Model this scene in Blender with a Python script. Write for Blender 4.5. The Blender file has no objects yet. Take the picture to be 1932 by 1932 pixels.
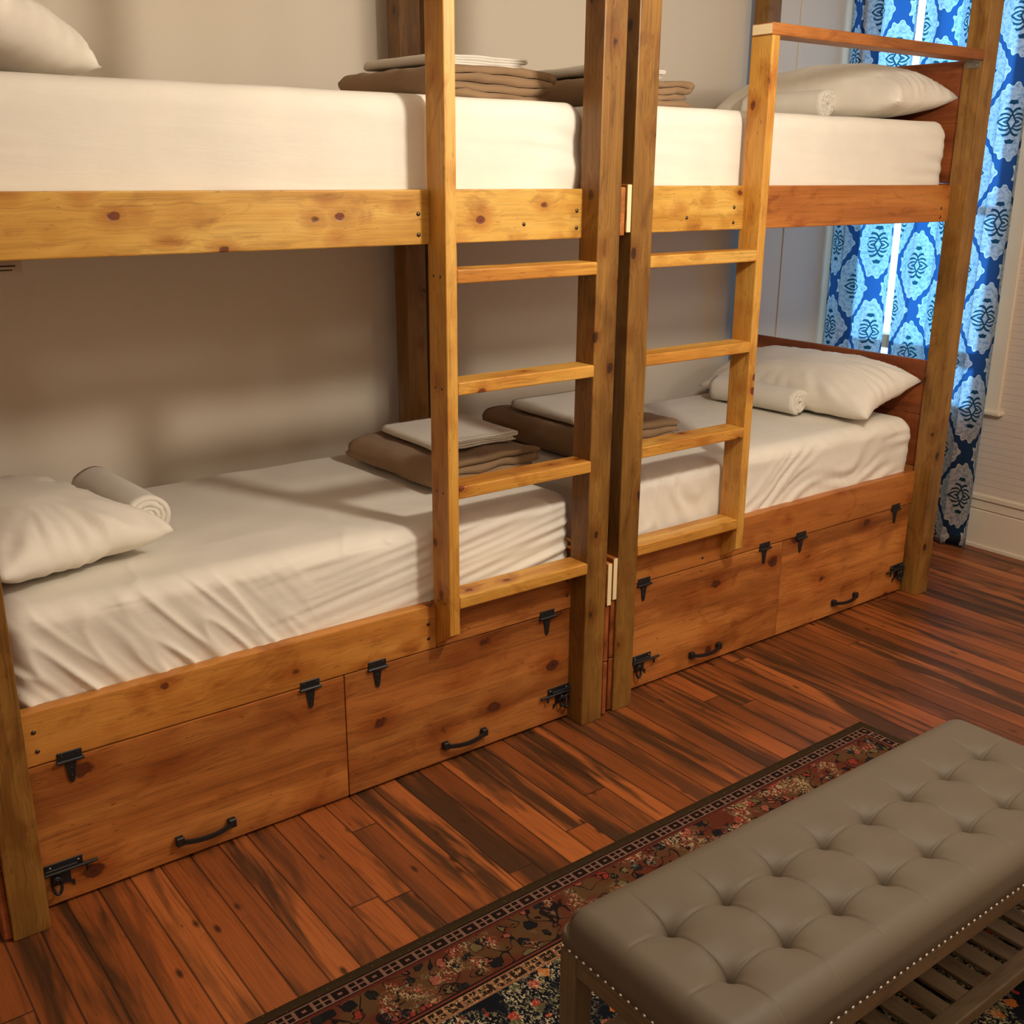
import bpy, bmesh, math, random
from mathutils import Vector, Matrix, noise
C = bpy.context.scene.collection
PI = math.pi
RND = random.Random(7)

# ------------------------------------------------------------------ helpers
def link(o, parent=None):
    C.objects.link(o)
    if parent is not None: o.parent = parent
    return o

def thing(name, label, cat, loc=(0, 0, 0), rz=0, group=None):
    o = bpy.data.objects.new(name, None); link(o)
    o.location = loc; o.rotation_euler = (0, 0, rz); o.empty_display_size = .1
    o['label'] = label; o['category'] = cat
    if group: o['group'] = group
    return o

def tag(o, label, cat, group=None):
    o['label'] = label; o['category'] = cat
    if group: o['group'] = group
    return o

def struct(o):
    o['kind'] = 'structure'; return o

def meshobj(name, verts, faces, mat, parent=None, smooth=True, g=None, uv=None):
    me = bpy.data.meshes.new(name)
    me.from_pydata([tuple(v) for v in verts], [], faces)
    if smooth:
        me.polygons.foreach_set('use_smooth', [True] * len(me.polygons))
    if g is not None:
        a = me.attributes.new('g', 'FLOAT_VECTOR', 'POINT')
        a.data.foreach_set('vector', [c for v in g for c in v])
    me.materials.append(mat); me.update()
    return link(bpy.data.objects.new(name, me), parent)

def bmobj(name, bm, mat, parent=None, smooth=False, g=None):
    bmesh.ops.recalc_face_normals(bm, faces=bm.faces)
    me = bpy.data.meshes.new(name); bm.to_mesh(me)
    if g is not None:
        a = me.attributes.new('g', 'FLOAT_VECTOR', 'POINT')
        a.data.foreach_set('vector', [c for v in bm.verts for c in g(v.co)])
    bm.free()
    if smooth: me.polygons.foreach_set('use_smooth', [True] * len(me.polygons))
    me.materials.append(mat)
    return link(bpy.data.objects.new(name, me), parent)

def addbox(bm, a, b, bev=0, seg=1):
    r = bmesh.ops.create_cube(bm, size=1)
    vs = r['verts']
    c = [(a[i] + b[i]) / 2 for i in range(3)]; s = [abs(b[i] - a[i]) for i in range(3)]
    for v in vs: v.co = Vector((c[0] + v.co.x * s[0], c[1] + v.co.y * s[1], c[2] + v.co.z * s[2]))
    if bev > 0:
        es = list({e for v in vs for e in v.link_edges})
        bmesh.ops.bevel(bm, geom=es, offset=bev, segments=seg, profile=.5, affect='EDGES')
    return vs

def box(name, a, b, mat, parent=None, bev=.002, seg=2, smooth=False):
    bm = bmesh.new(); addbox(bm, a, b, bev, seg)
    return bmobj(name, bm, mat, parent, smooth)

def board(name, a, b, axis, mat, parent=None, bev=.0035, shear=None, cut=None):
    """a plank with grain coordinates along `axis`; shear=(dx_bottom, dy_bottom, dx_top, dy_top)"""
    bm = bmesh.new(); addbox(bm, a, b, bev, 2)
    off = (RND.uniform(0, 40), RND.uniform(0, 40), RND.uniform(0, 40))
    oth = [i for i in range(3) if i != axis]
    z0, z1 = a[2], b[2]
    if cut: cut(bm)
    gs = lambda co: (co[axis] + off[0], co[oth[0]] + off[1], co[oth[1]] + off[2])
    o = bmobj(name, bm, mat, parent, False, gs)
    if shear:
        for v in o.data.vertices:
            t = (v.co.z - z0) / (z1 - z0)
            v.co.x += shear[0] * (1 - t) + shear[2] * t
            v.co.y += shear[1] * (1 - t) + shear[3] * t
    return o

def cyl(bm, p0, p1, r0, r1=None, seg=16, caps=True):
    r1 = r0 if r1 is None else r1
    p0, p1 = Vector(p0), Vector(p1); d = p1 - p0
    M = Matrix.Translation((p0 + p1) / 2) @ d.to_track_quat('Z', 'Y').to_matrix().to_4x4()
    bmesh.ops.create_cone(bm, cap_ends=caps, segments=seg, radius1=r0, radius2=r1, depth=d.length, matrix=M)

def tube(bm, pts, r, seg=8, closed=False):
    pts = [Vector(p) for p in pts]; n = len(pts); rings = []
    for i, p in enumerate(pts):
        if closed: t = pts[(i + 1) % n] - pts[i - 1]
        else: t = pts[min(i + 1, n - 1)] - pts[max(i - 1, 0)]
        q = t.to_track_quat('Z', 'Y')
        rings.append([bm.verts.new(p + q @ Vector((r * math.cos(2 * PI * k / seg), r * math.sin(2 * PI * k / seg), 0))) for k in range(seg)])
    m = n if closed else n - 1
    for i in range(m):
        A, B = rings[i], rings[(i + 1) % n]
        for k in range(seg):
            try: bm.faces.new((A[k], A[(k + 1) % seg], B[(k + 1) % seg], B[k]))
            except ValueError: pass
    if not closed:
        bm.faces.new(rings[0][::-1]); bm.faces.new(rings[-1])

def prism(bm, poly, origin, ux, uy, th):
    """extrude 2D polygon (in ux,uy) by th along ux x uy"""
    ux, uy = Vector(ux), Vector(uy); n = ux.cross(uy).normalized() * th; o = Vector(origin)
    A = [bm.verts.new(o + ux * p[0] + uy * p[1]) for p in poly]
    B = [bm.verts.new(v.co + n) for v in A]
    bm.faces.new(A[::-1]); bm.faces.new(B)
    for i in range(len(A)):
        j = (i + 1) % len(A); bm.faces.new((A[i], A[j], B[j], B[i]))

def dome(bm, c, r, h, axis='-Y', seg=12):
    """flattened hemisphere bulging toward axis"""
    c = Vector(c)
    M = {'-Y': Matrix.Rotation(PI / 2, 4, 'X'), '-X': Matrix.Rotation(-PI / 2, 4, 'Y'), 'X': Matrix.Rotation(PI / 2, 4, 'Y'),
         'Z': Matrix.Identity(4), 'Y': Matrix.Rotation(-PI / 2, 4, 'X')}[axis]
    rings = []
    for i in range(4):
        a = i / 4 * PI / 2
        rings.append([bm.verts.new(c + M @ Vector((r * math.cos(a) * math.cos(2 * PI * k / seg), r * math.cos(a) * math.sin(2 * PI * k / seg), h * math.sin(a)))) for k in range(seg)])
    top = bm.verts.new(c + M @ Vector((0, 0, h)))
    for i in range(3):
        for k in range(seg): bm.faces.new((rings[i][k], rings[i][(k + 1) % seg], rings[i + 1][(k + 1) % seg], rings[i + 1][k]))
    for k in range(seg): bm.faces.new((rings[3][k], rings[3][(k + 1) % seg], top))

def softbox(name, half, r, n, mat, parent=None, disp=None, loc=(0, 0, 0)):
    """rounded box; half extents, edge radius r (vector ok), grid counts n, displacement disp(p,nrm)->Vector"""
    hx, hy, hz = half
    rr = r if isinstance(r, (tuple, list)) else (r, r, r)
    verts, faces, idx = [], [], {}
    def V(q):
        k = tuple(round(c, 5) for c in q)
        if k in idx: return idx[k]
        c = Vector([max(-half[i] + rr[i], min(half[i] - rr[i], q[i])) for i in range(3)])
        dlt = Vector(q) - c
        w = Vector([dlt[i] / rr[i] for i in range(3)])
        L = w.length or 1
        w /= L
        p = c + Vector([w[i] * rr[i] for i in range(3)])
        nm = w.normalized()
        if disp: p = p + disp(p, nm)
        idx[k] = len(verts); verts.append(p + Vector(loc)); return idx[k]
    def lin(i, k):
        # denser near edges
        h, m = half[i], n[i]; t = k / m
        return (-h + 2 * h * t)
    for ax in range(3):
        a, b = [i for i in range(3) if i != ax]
        for s in (-1, 1):
            for i in range(n[a]):
                for j in range(n[b]):
                    qs = []
                    for (di, dj) in ((0, 0), (1, 0), (1, 1), (0, 1)):
                        q = [0, 0, 0]; q[ax] = s * half[ax]; q[a] = lin(a, i + di); q[b] = lin(b, j + dj); qs.append(V(q))
                    flip = (s > 0) == (ax == 1)
                    faces.append(qs[::-1] if flip else qs)
    return meshobj(name, verts, faces, mat, parent)

def ribbon(name, path, th, width, mat, parent=None, M=Matrix(), nw=14, wob=.003, seed=0, drop=0):
    """thick ribbon following 2D path (x,z), swept along y by width"""
    n = len(path); L, R = [], []
    for i, p in enumerate(path):
        a = path[max(i - 1, 0)]; b = path[min(i + 1, n - 1)]
        t = Vector((b[0] - a[0], b[1] - a[1])); t = t.normalized() if t.length > 0 else Vector((1, 0))
        nrm = Vector((-t.y, t.x)); e = th / 2 * (.55 if i in (0, n - 1) else 1)
        L.append(Vector(p) + nrm * e); R.append(Vector(p) - nrm * e)
    out = L + R[::-1]; m = len(out); verts, faces = [], []
    for j in range(nw + 1):
        y = -width / 2 + width * j / nw
        inset = 0
        for k, p in enumerate(out):
            x, z = p
            s = noise.noise(Vector((x * 9 + seed, y * 5, z * 14))) * wob
            s2 = noise.noise(Vector((x * 30 + seed, y * 22, z * 40))) * wob * .35
            yy = y + noise.noise(Vector((x * 7, seed, z * 60))) * wob * 2.5 * (1 if abs(y) > width * .4 else .3)
            zz = z + s + s2
            xx = x + noise.noise(Vector((z * 20, y * 6, seed + 5))) * wob * 1.2
            verts.append(M @ Vector((xx, yy, zz)))
    for j in range(nw):
        for k in range(m):
            a, b = j * m + k, j * m + (k + 1) % m
            faces.append((a, b, b + m, a + m))
    hn = n
    for e, base in ((0, 0), (1, nw * m)):
        for k in range(hn - 1):
            q = (base + k, base + k + 1, base + m - 2 - k, base + m - 1 - k)
            faces.append(q if e else q[::-1])
    return meshobj(name, verts, faces, mat, parent)

def arc(cx, cz, r, a0, a1, n=8, sx=1):
    return [(cx + sx * r * math.cos(a0 + (a1 - a0) * i / n), cz + r * math.sin(a0 + (a1 - a0) * i / n)) for i in range(n + 1)]

def seg2(p, q, n=10):
    return [(p[0] + (q[0] - p[0]) * i / n, p[1] + (q[1] - p[1]) * i / n) for i in range(1, n)]

def folded_path(L, th, gap=1.12):
    """cloth folded twice: outer U and inner U both turning at -x, joined at +x"""
    s = th * gap; x0, x1 = -L / 2, L / 2
    z4, z3, z2, z1 = s * .5, s * 1.5, s * 2.5, s * 3.5
    p = [(x1 - .01, z4)] + seg2((x1 - .01, z4), (x0 + 1.5 * s, z4), 14)
    p += arc(x0 + 1.6 * s, (z4 + z1) / 2, (z1 - z4) / 2, -PI / 2, -PI * 1.5, 12)
    p += seg2((x0 + 1.5 * s, z1), (x1 - .5 * s, z1), 14)
    p += arc(x1 - .5 * s, (z1 + z2) / 2, (z1 - z2) / 2, PI / 2, -PI / 2, 8)
    p += seg2((x1 - .5 * s, z2), (x0 + 1.8 * s, z2), 14)
    p += arc(x0 + 1.9 * s, (z2 + z3) / 2, (z2 - z3) / 2, PI / 2, PI * 1.5, 8)
    p += seg2((x0 + 1.8 * s, z3), (x1 - .02, z3), 14) + [(x1 - .02, z3)]
    return p

def spiral_path(r, th, turns):
    n = int(turns * 22); out = []
    for i in range(n + 1):
        a = i / 22 * 2 * PI; rad = th * .6 + (r - th * .6) * i / n
        out.append((rad * math.cos(a), rad * math.sin(a) * .94))
    return out

# ------------------------------------------------------------------ materials
def srgb(r, g, b):
    f = lambda c: (c / 255 / 12.92) if c / 255 <= .04045 else ((c / 255 + .055) / 1.055) ** 2.4
    return (f(r), f(g), f(b), 1)

class NT:
    def __init__(s, name, rough=.5, spec=.5):
        s.m = bpy.data.materials.new(name); s.m.use_nodes = True; s.t = s.m.node_tree; s.N = s.t.nodes
        s.b = s.N['Principled BSDF']; s.b.inputs['Roughness'].default_value = rough
        s.b.inputs['Specular IOR Level'].default_value = spec
    def put(s, sock, v):
        if v is None: return
        if hasattr(v, 'is_output') or isinstance(v, bpy.types.NodeSocket): s.t.links.new(v, sock)
        else:
            if isinstance(v, (int, float)) and sock.type in ('VECTOR',): v = (v, v, v)
            sock.default_value = v
    def node(s, typ, ins=None, **kw):
        n = s.N.new(typ)
        for k, v in kw.items(): setattr(n, k, v)
        for k, v in (ins or {}).items(): s.put(n.inputs[k], v)
        return n
    def M(s, op, a, b=None, c=None, clamp=False):
        n = s.node('ShaderNodeMath', operation=op); n.use_clamp = clamp
        s.put(n.inputs[0], a); s.put(n.inputs[1], b); s.put(n.inputs[2], c); return n.outputs[0]
    def V(s, op, a, b=None):
        n = s.node('ShaderNodeVectorMath', operation=op); s.put(n.inputs[0], a); s.put(n.inputs[1], b); return n.outputs[0]
    def noise(s, vec, scale=1, det=2, rough=.5, dist=0):
        n = s.node('ShaderNodeTexNoise', {'Vector': vec, 'Scale': scale, 'Detail': det, 'Roughness': rough, 'Distortion': dist}); return n.outputs['Fac']
    def white(s, vec):
        n = s.node('ShaderNodeTexWhiteNoise'); s.put(n.inputs['Vector'], vec); return n.outputs['Value']
    def voro(s, vec, scale, out='Distance', feat='F1'):
        n = s.node('ShaderNodeTexVoronoi', {'Vector': vec, 'Scale': scale}, feature=feat); return n.outputs[out]
    def ramp(s, fac, stops, interp='LINEAR'):
        n = s.node('ShaderNodeValToRGB'); cr = n.color_ramp; cr.interpolation = interp
        while len(cr.elements) < len(stops): cr.elements.new(.5)
        for e, (p, c) in zip(cr.elements, stops): e.position = p; e.color = c if hasattr(c, '__len__') else (c, c, c, 1)
        s.put(n.inputs[0], fac); return n.outputs[0]
    def mix(s, f, a, b, mode='MIX'):
        n = s.node('ShaderNodeMix', data_type='RGBA', blend_type=mode)
        s.put(n.inputs[0], f); s.put(n.inputs[6], a); s.put(n.inputs[7], b); return n.outputs[2]
    def xyz(s, v):
        n = s.node('ShaderNodeSeparateXYZ'); s.put(n.inputs[0], v); return n.outputs
    def comb(s, x=0, y=0, z=0):
        n = s.node('ShaderNodeCombineXYZ'); s.put(n.inputs[0], x); s.put(n.inputs[1], y); s.put(n.inputs[2], z); return n.outputs[0]
    def co(s, w='Object'): return s.node('ShaderNodeTexCoord').outputs[w]
    def attr(s, n='g'): return s.node('ShaderNodeAttribute', attribute_name=n).outputs['Vector']
    def geo(s): return s.node('ShaderNodeNewGeometry').outputs['Position']
    def color(s, c): s.put(s.b.inputs['Base Color'], c)
    def bump(s, h, st=.3, d=.01, into=None):
        n = s.node('ShaderNodeBump', {'Strength': st, 'Distance': d, 'Height': h}); s.put((into or s.b).inputs['Normal'], n.outputs[0]); return n.outputs[0]

def plain(name, col, rough=.5, metal=0, spec=.5):
    t = NT(name, rough, spec); t.color(col); t.b.inputs['Metallic'].default_value = metal; return t.m

def wood(name, dark, mid, light, knot, rough=.42, kscale=8.5, kr=.15, spec=.4, gl=.8, stripes=0):
    t = NT(name, rough, spec); g = t.attr()
    d = t.M('ADD', t.voro(t.V('MULTIPLY', g, (kscale * .7, kscale, kscale)), 1), t.M('MULTIPLY', t.M('SUBTRACT', t.noise(g, 38, 2, .6), .5), .13))
    pull = t.ramp(d, [(0, 1), (kr * 2.6, 0)])
    gw = t.V('ADD', g, t.comb(0, t.M('MULTIPLY', pull, .012), t.M('MULTIPLY', pull, .012)))
    low = t.noise(t.V('MULTIPLY', gw, (1.1, 11, 11)), 1, 3, .55, .6)
    c = t.ramp(low, [(.28, dark), (.5, mid), (.72, light)])
    if stripes:
        sx, sy, sz = t.xyz(g); w = t.white(t.comb(t.M('FLOOR', t.M('DIVIDE', sz, stripes)), 1, 2))
        c = t.mix(1, c, t.ramp(w, [(0, .74), (1, 1.14)]), 'MULTIPLY')
    patch = t.noise(t.V('MULTIPLY', g, (5, 9, 9)), 1, 2)
    c = t.mix(t.ramp(patch, [(.52, 0), (.7, .55)]), c, dark)
    gr = t.noise(t.V('MULTIPLY', gw, (5, 190, 190)), 1, 3, .6)
    c = t.mix(1, c, t.ramp(gr, [(.3, gl), (.5, 1.0), (.7, 1.06)]), 'MULTIPLY')
    ring = t.noise(t.V('MULTIPLY', gw, (1.5, 55, 55)), 1, 1, .5, 1.2)
    c = t.mix(t.ramp(ring, [(.6, 0), (.72, .35)]), c, t.mix(1, c, (.62, .5, .4, 1), 'MULTIPLY'))
    # knots
    hal = t.ramp(d, [(kr * .7, .75), (kr * 1.9, 0)])
    c = t.mix(hal, c, t.mix(1, c, (.7, .5, .35, 1), 'MULTIPLY'))
    kn = t.ramp(d, [(kr * .42, 1), (kr * .6, 0)])
    kc = t.ramp(d, [(0, tuple(x * .35 for x in knot[:3]) + (1,)), (kr * .22, knot), (kr * .36, knot), (kr * .5, tuple(x * .4 for x in knot[:3]) + (1,))])
    c = t.mix(kn, c, kc)
    bl = t.noise(t.V('MULTIPLY', gw, (3.2, 7, 7)), 1, 4, .6, 2.2)
    c = t.mix(t.ramp(bl, [(.56, 0), (.7, .62)]), c, t.mix(1, c, (.55, .4, .28, 1), 'MULTIPLY'))
    # fine dark flecks
    fl = t.noise(t.V('MULTIPLY', g, (30, 160, 160)), 1, 1)
    c = t.mix(t.ramp(fl, [(.72, 0), (.77, .7)]), c, tuple(x * .4 for x in dark[:3]) + (1,))
    t.color(c)
    h = t.M('ADD', t.M('MULTIPLY', gr, .6), t.M('MULTIPLY', kn, -.8))
    t.bump(h, .25, .003)
    return t.m

W_HONEY = wood('lit_honey_pine', srgb(180, 124, 44), srgb(206, 156, 70), srgb(220, 178, 92), srgb(118, 56, 28), kscale=12, kr=.25)  # honey pine, with the brightness of the well-lit rails put into the yellow
W_LADDER = wood('ladder_pine', srgb(180, 114, 42), srgb(204, 146, 62), srgb(220, 172, 86), srgb(116, 52, 26), kscale=10, kr=.2, gl=.7)
W_POST = wood('brown_post_wood', srgb(108, 72, 28), srgb(136, 94, 40), srgb(160, 116, 54), srgb(64, 36, 16), kscale=9, kr=.2, gl=.64)  # darker olive-brown tone for the posts
W_PANEL = wood('red_brown_pine', srgb(140, 78, 32), srgb(178, 108, 50), srgb(198, 128, 62), srgb(88, 42, 22), kscale=6.5, kr=.26, stripes=.105, gl=.66)  # redder brown tone, varied board by board
W_RAIL2 = wood('orange_brown_pine', srgb(160, 92, 38), srgb(184, 112, 50), srgb(198, 130, 62), srgb(120, 54, 24), kscale=8, kr=.15)  # deeper orange-brown tone for the far rails
W_LOW = wood('orange_pine', srgb(168, 104, 40), srgb(194, 126, 54), srgb(208, 146, 68), srgb(112, 54, 26), kscale=11, kr=.22)
W_HEAD = wood('headboard_pine', srgb(118, 58, 28), srgb(150, 80, 40), srgb(172, 98, 50), srgb(80, 38, 20), kscale=5, kr=.1)
W_END = plain('raw_end_grain', srgb(236, 212, 164), .7)
W_BENCH = wood('weathered_bench_wood', srgb(84, 66, 46), srgb(108, 88, 64), srgb(124, 102, 76), srgb(70, 52, 36), kscale=3, kr=.02, rough=.55)
BLACK = plain('black_iron', (.005, .005, .006, 1), .5, .0, .6)
STEEL = plain('bolt_steel', srgb(96, 84, 70), .3, .9)
SILVER = plain('bracket_steel', srgb(150, 146, 138), .35, .85)
NAIL = plain('nickel_nailhead', srgb(226, 220, 206), .2, 1)
WHITE_TRIM = plain('cream_trim_paint', srgb(226, 208, 184), .4)
TAGM = plain('tag_fabric', srgb(205, 196, 180), .8)
INK = plain('tag_print', srgb(60, 50, 45), .8)

def fabric(name, col, rough=.9, bs=.15, fs=240, low=.06):
    t = NT(name, rough, .15); p = t.geo()
    a = t.noise(p, 7, 3)
    t.color(t.mix(1, col, t.ramp(a, [(.3, 1 - low), (.7, 1)]), 'MULTIPLY'))
    h = t.M('ADD', t.M('MULTIPLY', t.noise(p, fs * 3, 2), .15 if fs < 300 else .4), t.M('MULTIPLY', t.noise(t.V('MULTIPLY', p, (6, 6, 30)), 1, 3, .6, .4), 1.0))
    t.bump(h, bs, .006); t.b.inputs['Sheen Weight'].default_value = .1
    return t.m
SHEET = fabric('white_sheet_cotton', srgb(236, 228, 214), bs=.22)
PILLOW = fabric('white_pillow_cotton', srgb(238, 229, 214), bs=.2)
TOWEL = fabric('white_terry', srgb(240, 232, 218), 1, .55, 420)
LINEN = fabric('folded_white_linen', srgb(232, 224, 210), .95, .2)
BLANKET = fabric('brown_fleece', srgb(158, 127, 95), 1, .5, 320, .14)

def leather():
    t = NT('taupe_faux_leather', .58, .28); p = t.co()
    t.color(t.mix(t.noise(p, 5, 2), srgb(92, 80, 66), srgb(100, 87, 72)))
    t.bump(t.voro(p, 420), .06, .001); return t.m
LEATHER = leather()

def floor_mat():
    t = NT('old_pine_floorboards', .36, .42); x, y, z = t.xyz(t.geo())
    pw = .0832
    u = t.M('DIVIDE', t.M('ADD', x, 20.013), pw); row = t.M('FLOOR', u); fu = t.M('FRACT', u)
    r1 = t.white(t.comb(row, 3.3, 0))
    v = t.M('ADD', t.M('DIVIDE', y, 2.3), t.M('MULTIPLY', r1, 9.7)); col = t.M('FLOOR', v); fv = t.M('FRACT', v)
    r2 = t.white(t.comb(row, col, 5.1)); r3 = t.white(t.comb(row, col, 9.7))
    base = t.ramp(r2, [(0, srgb(122, 64, 30)), (.3, srgb(142, 76, 35)), (.6, srgb(158, 84, 38)), (1, srgb(174, 98, 48))])
    lv = t.comb(t.M('ADD', x, t.M('MULTIPLY', r3, 31)), y, r3)
    st = t.noise(t.V('MULTIPLY', lv, (10.5, .95, 1)), 1, 4, .62, .5)
    dk = t.M('MULTIPLY', t.ramp(st, [(.47, 0), (.58, .93)]), t.ramp(r3, [(.1, .45), (.4, 1)]))
    c = t.mix(dk, base, srgb(60, 37, 18))
    gr = t.noise(t.V('MULTIPLY', lv, (170, 5, 1)), 1, 3, .65, .4)
    c = t.mix(1, c, t.ramp(gr, [(.3, .72), (.55, 1.0), (.75, 1.12)]), 'MULTIPLY')
    rg = t.noise(t.V('MULTIPLY', lv, (48, 1.6, 1)), 1, 2, .5, 1.6)
    c = t.mix(t.ramp(rg, [(.6, 0), (.7, .45)]), c, srgb(86, 42, 22))
    k = t.voro(t.V('MULTIPLY', lv, (13, 5.2, 1)), 1)
    c = t.mix(t.ramp(k, [(.05, .9), (.13, 0)]), c, srgb(48, 22, 12))
    sp = t.noise(t.V('MULTIPLY', lv, (90, 30, 1)), 1, 2)
    c = t.mix(t.ramp(sp, [(.7, 0), (.76, .5)]), c, srgb(60, 28, 16))
    e = t.M('MULTIPLY', t.M('MINIMUM', fu, t.M('SUBTRACT', 1, fu)), pw)
    ev = t.M('MULTIPLY', t.M('MINIMUM', fv, t.M('SUBTRACT', 1, fv)), 2.3)
    edge = t.M('MINIMUM', e, ev)
    c = t.mix(t.ramp(edge, [(.0008, .92), (.0022, 0)]), c, srgb(28, 12, 8))
    t.color(c)
    t.put(t.b.inputs['Roughness'], t.ramp(st, [(.3, .30), (.7, .5)]))
    t.bump(t.M('ADD', t.ramp(edge, [(0, 0), (.003, 1)]), t.M('MULTIPLY', gr, .12)), .35, .003)
    return t.m

def rug_mat(hx, hy):
    t = NT('oriental_rug_pile', .95, .1); p = t.co(); x, y, z = t.xyz(p)
    dx = t.M('SUBTRACT', hx, t.M('ABSOLUTE', x)); dy = t.M('SUBTRACT', hy, t.M('ABSOLUTE', y))
    d = t.M('MINIMUM', dx, dy); sel = t.M('LESS_THAN', dx, dy)
    al = t.M('ADD', t.M('MULTIPLY', sel, y), t.M('MULTIPLY', t.M('SUBTRACT', 1, sel), x))
    step = lambda a: t.M('GREATER_THAN', d, a)
    # flowers
    n1 = t.noise(p, 9, 2); n2 = t.noise(t.V('ADD', p, (4, 7, 0)), 26, 3, .6)
    base1 = t.mix(t.ramp(n1, [(.42, 0), (.58, 1)]), srgb(86, 40, 26), srgb(84, 58, 34))
    vd = t.voro(p, 22); vc = t.voro(p, 22, 'Color')
    flc = t.ramp(t.xyz(vc)[0], [(0, srgb(24, 24, 26)), (.3, srgb(126, 46, 34)), (.5, srgb(30, 32, 30)), (.66, srgb(132, 70, 54)), (.82, srgb(96, 82, 50)), (1, srgb(20, 22, 30))], 'CONSTANT')
    pet = t.M('ADD', vd, t.M('MULTIPLY', t.M('SUBTRACT', t.noise(p, 70, 2), .5), .45))
    c1 = t.mix(t.M('LESS_THAN', pet, .34), base1, flc)
    c1 = t.mix(t.M('MULTIPLY', t.M('GREATER_THAN', pet, .34), t.M('LESS_THAN', pet, .40)), c1, srgb(26, 18, 16))
    vine = t.M('ABSOLUTE', t.M('SUBTRACT', t.noise(p, 13, 1, .5, .5), .5))
    c1 = t.mix(t.M('LESS_THAN', vine, .012), c1, srgb(28, 20, 18))
    # worn flecks
    fk = t.noise(t.V('MULTIPLY', p, (1.6, 1, 1)), 120, 2, .7); fm = t.noise(p, 7, 2, .6)
    fleck = t.M('MULTIPLY', t.M('GREATER_THAN', fk, .53), t.ramp(fm, [(.5, 0), (.58, 1)]))
    fcol = t.ramp(t.noise(p, 24, 1), [(.35, srgb(176, 150, 112)), (.5, srgb(170, 92, 72)), (.6, srgb(180, 154, 122)), (.7, srgb(150, 66, 54))], 'CONSTANT')
    c1 = t.mix(t.M('MULTIPLY', fleck, .85), c1, fcol)
    c2b = t.mix(t.M('LESS_THAN', pet, .3), srgb(18, 20, 26), t.ramp(t.xyz(vc)[1], [(0, srgb(150, 50, 40)), (.35, srgb(90, 46, 34)), (.6, srgb(176, 98, 44)), (.8, srgb(80, 76, 50))], 'CONSTANT'))
    fl2 = t.M('MULTIPLY', t.M('GREATER_THAN', fk, .54), t.ramp(fm, [(.42, 0), (.5, 1)]))
    c2 = t.mix(t.M('MULTIPLY', fl2, .85), c2b, t.mix(t.M('GREATER_THAN', n2, .5), srgb(150, 140, 104), srgb(196, 176, 140)))
    def chain(dc, hw, per, cin, cout):
        tm = t.M('SUBTRACT', t.M('MODULO', t.M('ADD', al, 50), per), per / 2)
        big = t.M('LESS_THAN', t.M('MODULO', t.M('ADD', al, 50), per * 2), per)
        a = t.M('ABSOLUTE', tm); b = t.M('ABSOLUTE', t.M('SUBTRACT', d, dc))
        inb = t.M('MULTIPLY', t.M('LESS_THAN', a, per * .41), t.M('LESS_THAN', b, hw * .78))
        dots = t.M('MULTIPLY', t.M('GREATER_THAN', t.M('ABSOLUTE', t.M('SUBTRACT', a, per * .17)), -per * 1), t.M('MULTIPLY', t.M('LESS_THAN', a, per * .05), 1))
        cen = t.M('MULTIPLY', t.M('LESS_THAN', a, per * .12), t.M('LESS_THAN', b, hw * .22))
        cross = t.M('MAXIMUM', t.M('LESS_THAN', a, per * .06), t.M('LESS_THAN', b, hw * .12))
        c = t.mix(inb, cout, cin)
        c = t.mix(t.M('MULTIPLY', inb, t.M('ADD', t.M('MULTIPLY', big, cen), t.M('MULTIPLY', t.M('SUBTRACT', 1, big), cross))), c, cout)
        return c
    pink = srgb(118, 86, 70); dkr = srgb(30, 18, 14)
    ch1 = chain(.0505, .0175, .046, dkr, pink)
    ch2 = chain(.246, .0175, .046, srgb(40, 26, 20), srgb(132, 92, 64))
    ch2 = t.mix(t.M('MULTIPLY', t.M('GREATER_THAN', fk, .58), .6), ch2, srgb(200, 160, 110))
    c = t.mix(t.M('GREATER_THAN', t.noise(p, 230, 1), .73), srgb(58, 44, 26), srgb(150, 140, 112))
    c = t.mix(step(.0285), c, srgb(26, 16, 12)); c = t.mix(step(.0325), c, ch1)
    c = t.mix(step(.068), c, srgb(34, 18, 14)); c = t.mix(step(.071), c, srgb(84, 36, 26)); c = t.mix(step(.08), c, c1)
    c = t.mix(step(.212), c, srgb(28, 16, 14)); c = t.mix(step(.216), c, srgb(98, 48, 36)); c = t.mix(step(.222), c, srgb(28, 16, 14))
    c = t.mix(step(.228), c, ch2); c = t.mix(step(.264), c, srgb(128, 88, 62)); c = t.mix(step(.267), c, c2)
    t.color(c); t.bump(t.noise(p, 400, 2), .4, .003)
    return t.m

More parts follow.
